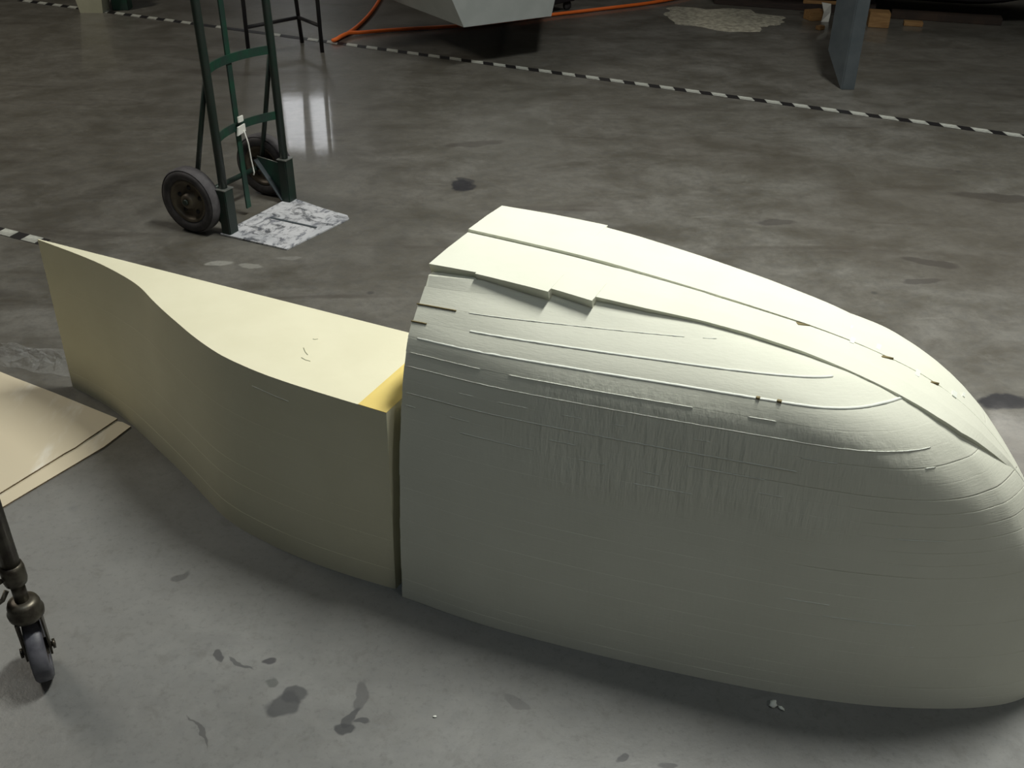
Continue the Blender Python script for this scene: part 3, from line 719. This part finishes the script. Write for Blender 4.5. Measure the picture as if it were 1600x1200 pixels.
place(props(MB().add([(-.03, 0, 0), (.02, -.01, 0), (.035, .01, .06), (.03, .015, .11), (-.035, .02, .12), (-.02, .0, .06), (-.025, .006, 0), (.02, -.002, 0), (.033, .018, .06), (.03, .023, .11), (-.033, .028, .12), (-.018, .008, .06)],
   [(0, 1, 2, 5), (5, 2, 3, 4), (6, 11, 8, 7), (11, 10, 9, 8), (0, 6, 7, 1), (1, 7, 8, 2), (2, 8, 9, 3), (3, 9, 10, 4), (4, 10, 11, 5), (5, 11, 6, 0)]).build('paper_scrap', M_paper), 'crumpled white paper scrap propped against wood left of the column', 'paper'), (2.075, 7.095, .0), .2)
# low pallet of dark junk left of the column
pl = thing('dark_pallet', 'low dark timber pallet at the top edge left of the steel column', 'pallet', (2.05, 7.80, 0), math.radians(-18))
M_dw = grainy('sooty_wood', (.035, .022, .018), (.02, .014, .012), 10, .8, stretch=(1, 8, 8))
for y in (-.32, 0, .32): MB().box((-.55, y-.04, 0), (.55, y+.04, .09), .003).build('bearer', M_dw, pl)
for k in range(7): MB().box((-.55+.163*k, -.38, .09), (-.55+.163*k+.11, .38, .112), .002).build('slat', M_dw, pl)
# small offcuts lying on top of the pallet
wood('yellowish offcut lying on the dark pallet at the top edge', (1.90, 7.64), (.22, .05, .02), -20, .113)

# sawdust drift
ds = MB(); rings = 10; seg = 48; vs = [(0, 0, .010)]
for r in range(1, rings+1):
    for k in range(seg):
        a = 2*math.pi*k/seg; rad = r/rings*(1+.40*noise.noise(Vector((math.cos(a)*1.6, math.sin(a)*1.6, 3)))+.16*noise.noise(Vector((math.cos(a)*6, math.sin(a)*6, 1))))
        vs.append((rad*.52*math.cos(a), rad*.40*math.sin(a), .0115*(1-(r/rings)**2)+.0015*noise.noise(Vector((math.cos(a)*rad*9, math.sin(a)*rad*9, 0)))*(1-r/rings)+.0003))
fs = [(0, 1+k, 1+(k+1) % seg) for k in range(seg)]
for r in range(1, rings):
    for k in range(seg): fs.append((1+(r-1)*seg+k, 1+(r-1)*seg+(k+1) % seg, 1+r*seg+(k+1) % seg, 1+r*seg+k))
place(props(ds.add([(a*.80, b*.80, z) for a, b, z in vs], fs, True).build('sawdust', M_dust), 'pale drift of sawdust on the floor between the hose and the pallet', 'sawdust', kind='stuff'), (1.40, 7.18, 0), math.radians(-22))

# ------------------------------------------------------------------ white tapered tub on a dark dolly
tb = thing('white_tub', 'white tapered moulded tub raised above the orange hose at the top edge', 'tub', (-.05, 5.85, 0), 0)
# bottom corners (front-left, front-right, back-right, back-left), then rim
B = [(-.23, -.17), (.25, .13), (.33, 1.75), (-.75, .62)]; Rm = [(-.38, -.24), (.33, .20), (.42, 1.95), (-.95, .70)]
zb, zt_ = .25, .62
m_ = MB().hexa([(a, b, zb) for a, b in B]+[(a, b, zt_) for a, b in Rm]); m_.build('shell', M_hull, tb)
MB().hexa([(a*1.05, b*1.05, zt_-.005) for a, b in Rm]+[(a*1.05, b*1.05, zt_+.02) for a, b in Rm]).build('rim', M_hull, tb)
dl = thing('tub_dolly', 'dark low dolly hidden in the shadow under the white tub', 'dolly', (.10, 7.36, 0), math.radians(45))
MB().box((-.24, -.20, .06), (.24, .20, .25), .005).build('deck', M_dark, dl)
for x in (-.2, .2):
    for y in (-.16, .16): MB().lathe([(.001, -.012), (.03, -.012), (.03, .012), (.001, .012)], 16, 'y', (x, y, .03)).build('wheel', M_rubber, dl)

# ------------------------------------------------------------------ orange hose
hp = [(-.92, 8.6), (-.95, 8.1), (-.97, 7.65), (-.975, 7.3), (-.99, 7.0), (-1.02, 6.72), (-1.06, 6.52), (-1.105, 6.385), (-1.11, 6.36), (-1.09, 6.36), (-1.07, 6.42), (-1.03, 6.53), (-.97, 6.57), (-.76, 6.67), (-.36, 6.80), (-.1, 6.93), (.24, 7.16), (.45, 7.28), (.69, 7.42), (.95, 7.58), (1.18, 7.77), (1.5, 8.1)]
pts = catmull([(a, b, .013) for a, b in hp], 8)
pts = [(a, b, z+(.014*math.exp(-((i-80)/14)**2))) for i, (a, b, z) in enumerate(pts)]
props(MB().tube(pts, .0115, 10).build('orange_hose', M_orange), 'bright orange air hose doubling back on the floor at the top centre', 'hose')

# ------------------------------------------------------------------ dark stand behind the hand truck
st = thing('dark_stand', 'thin-legged dark metal stand behind the right rail of the hand truck', 'stand', (-1.36, 6.2, 0), 0)
L4 = [(-.20, -.13, -.19, -.11), (.06, .16, .02, .12), (.22, -.07, .21, -.05)]
for a, b, c_, d_ in L4: MB().tube([(a, b, 0), (c_, d_, .95)], .012, 8).build('leg', M_dark, st)
for i, j in ((0, 1), (1, 2)):
    A, Bq = L4[i], L4[j]; f_ = .17
    MB().tube([(A[0]+(A[2]-A[0])*f_, A[1]+(A[3]-A[1])*f_, .15), (Bq[0]+(Bq[2]-Bq[0])*f_, Bq[1]+(Bq[3]-Bq[1])*f_, .15)], .011, 8).build('stretcher', M_dark, st)
MB().box((-.25, -.18, .95), (.20, .18, .98), .01).build('top', M_dark, st)

# ------------------------------------------------------------------ bins, top left
bn = thing('cream_bin', 'cream tapered bin at the top left edge of the picture', 'bin', (-2.86, 7.20, 0), .05)
MB().add([(-.075, -.075, 0), (.075, -.075, 0), (.075, .075, 0), (-.075, .075, 0), (-.12, -.12, .36), (.12, -.12, .36), (.12, .12, .36), (-.12, .12, .36)], [(3, 2, 1, 0), (4, 5, 6, 7), (0, 1, 5, 4), (1, 2, 6, 5), (2, 3, 7, 6), (3, 0, 4, 7)]).build('body', M_bin, bn)
MB().box((-.128, -.128, .35), (.128, .128, .37), .004).build('rim', M_bin, bn)
gb = thing('green_crate', 'small dark green crate beside the cream bin at the top edge', 'crate', (-2.69, 7.26, 0), .05)
MB().box((-.055, -.05, 0), (.055, .05, .25), .004).build('body', M_green2, gb)
MB().box((-.062, -.057, .235), (.062, .057, .25), .003).build('rim', M_green2, gb)

# ------------------------------------------------------------------ crumbs of foam on the floor
def crumb(label, x, y, s_, seed):
    bm = bmesh.new(); bmesh.ops.create_icosphere(bm, subdivisions=2, radius=s_)
    for v in bm.verts: v.co *= 1+.6*noise.noise(v.co*(1.6/s_)+Vector((seed, 0, 0))); v.co.x *= 1.7; v.co.z *= .6
    lo = min(v.co.z for v in bm.verts)
    for v in bm.verts: v.co.z -= lo
    return place(props(MB().bm(bm, True).build('foam_crumb', M_glue), label, 'crumb'), (x, y, 0), seed)
crumb('white foam crumb on the floor below the belly of the hull block', .492, 1.300, .006, 1.1)
crumb('tiny pale foam crumb beside the white one below the hull block', .505, 1.291, .004, 2.3)
crumb('tiny pale crumb on the open floor below the joint of the two blocks', -.135, 1.265, .0022, 3.3)
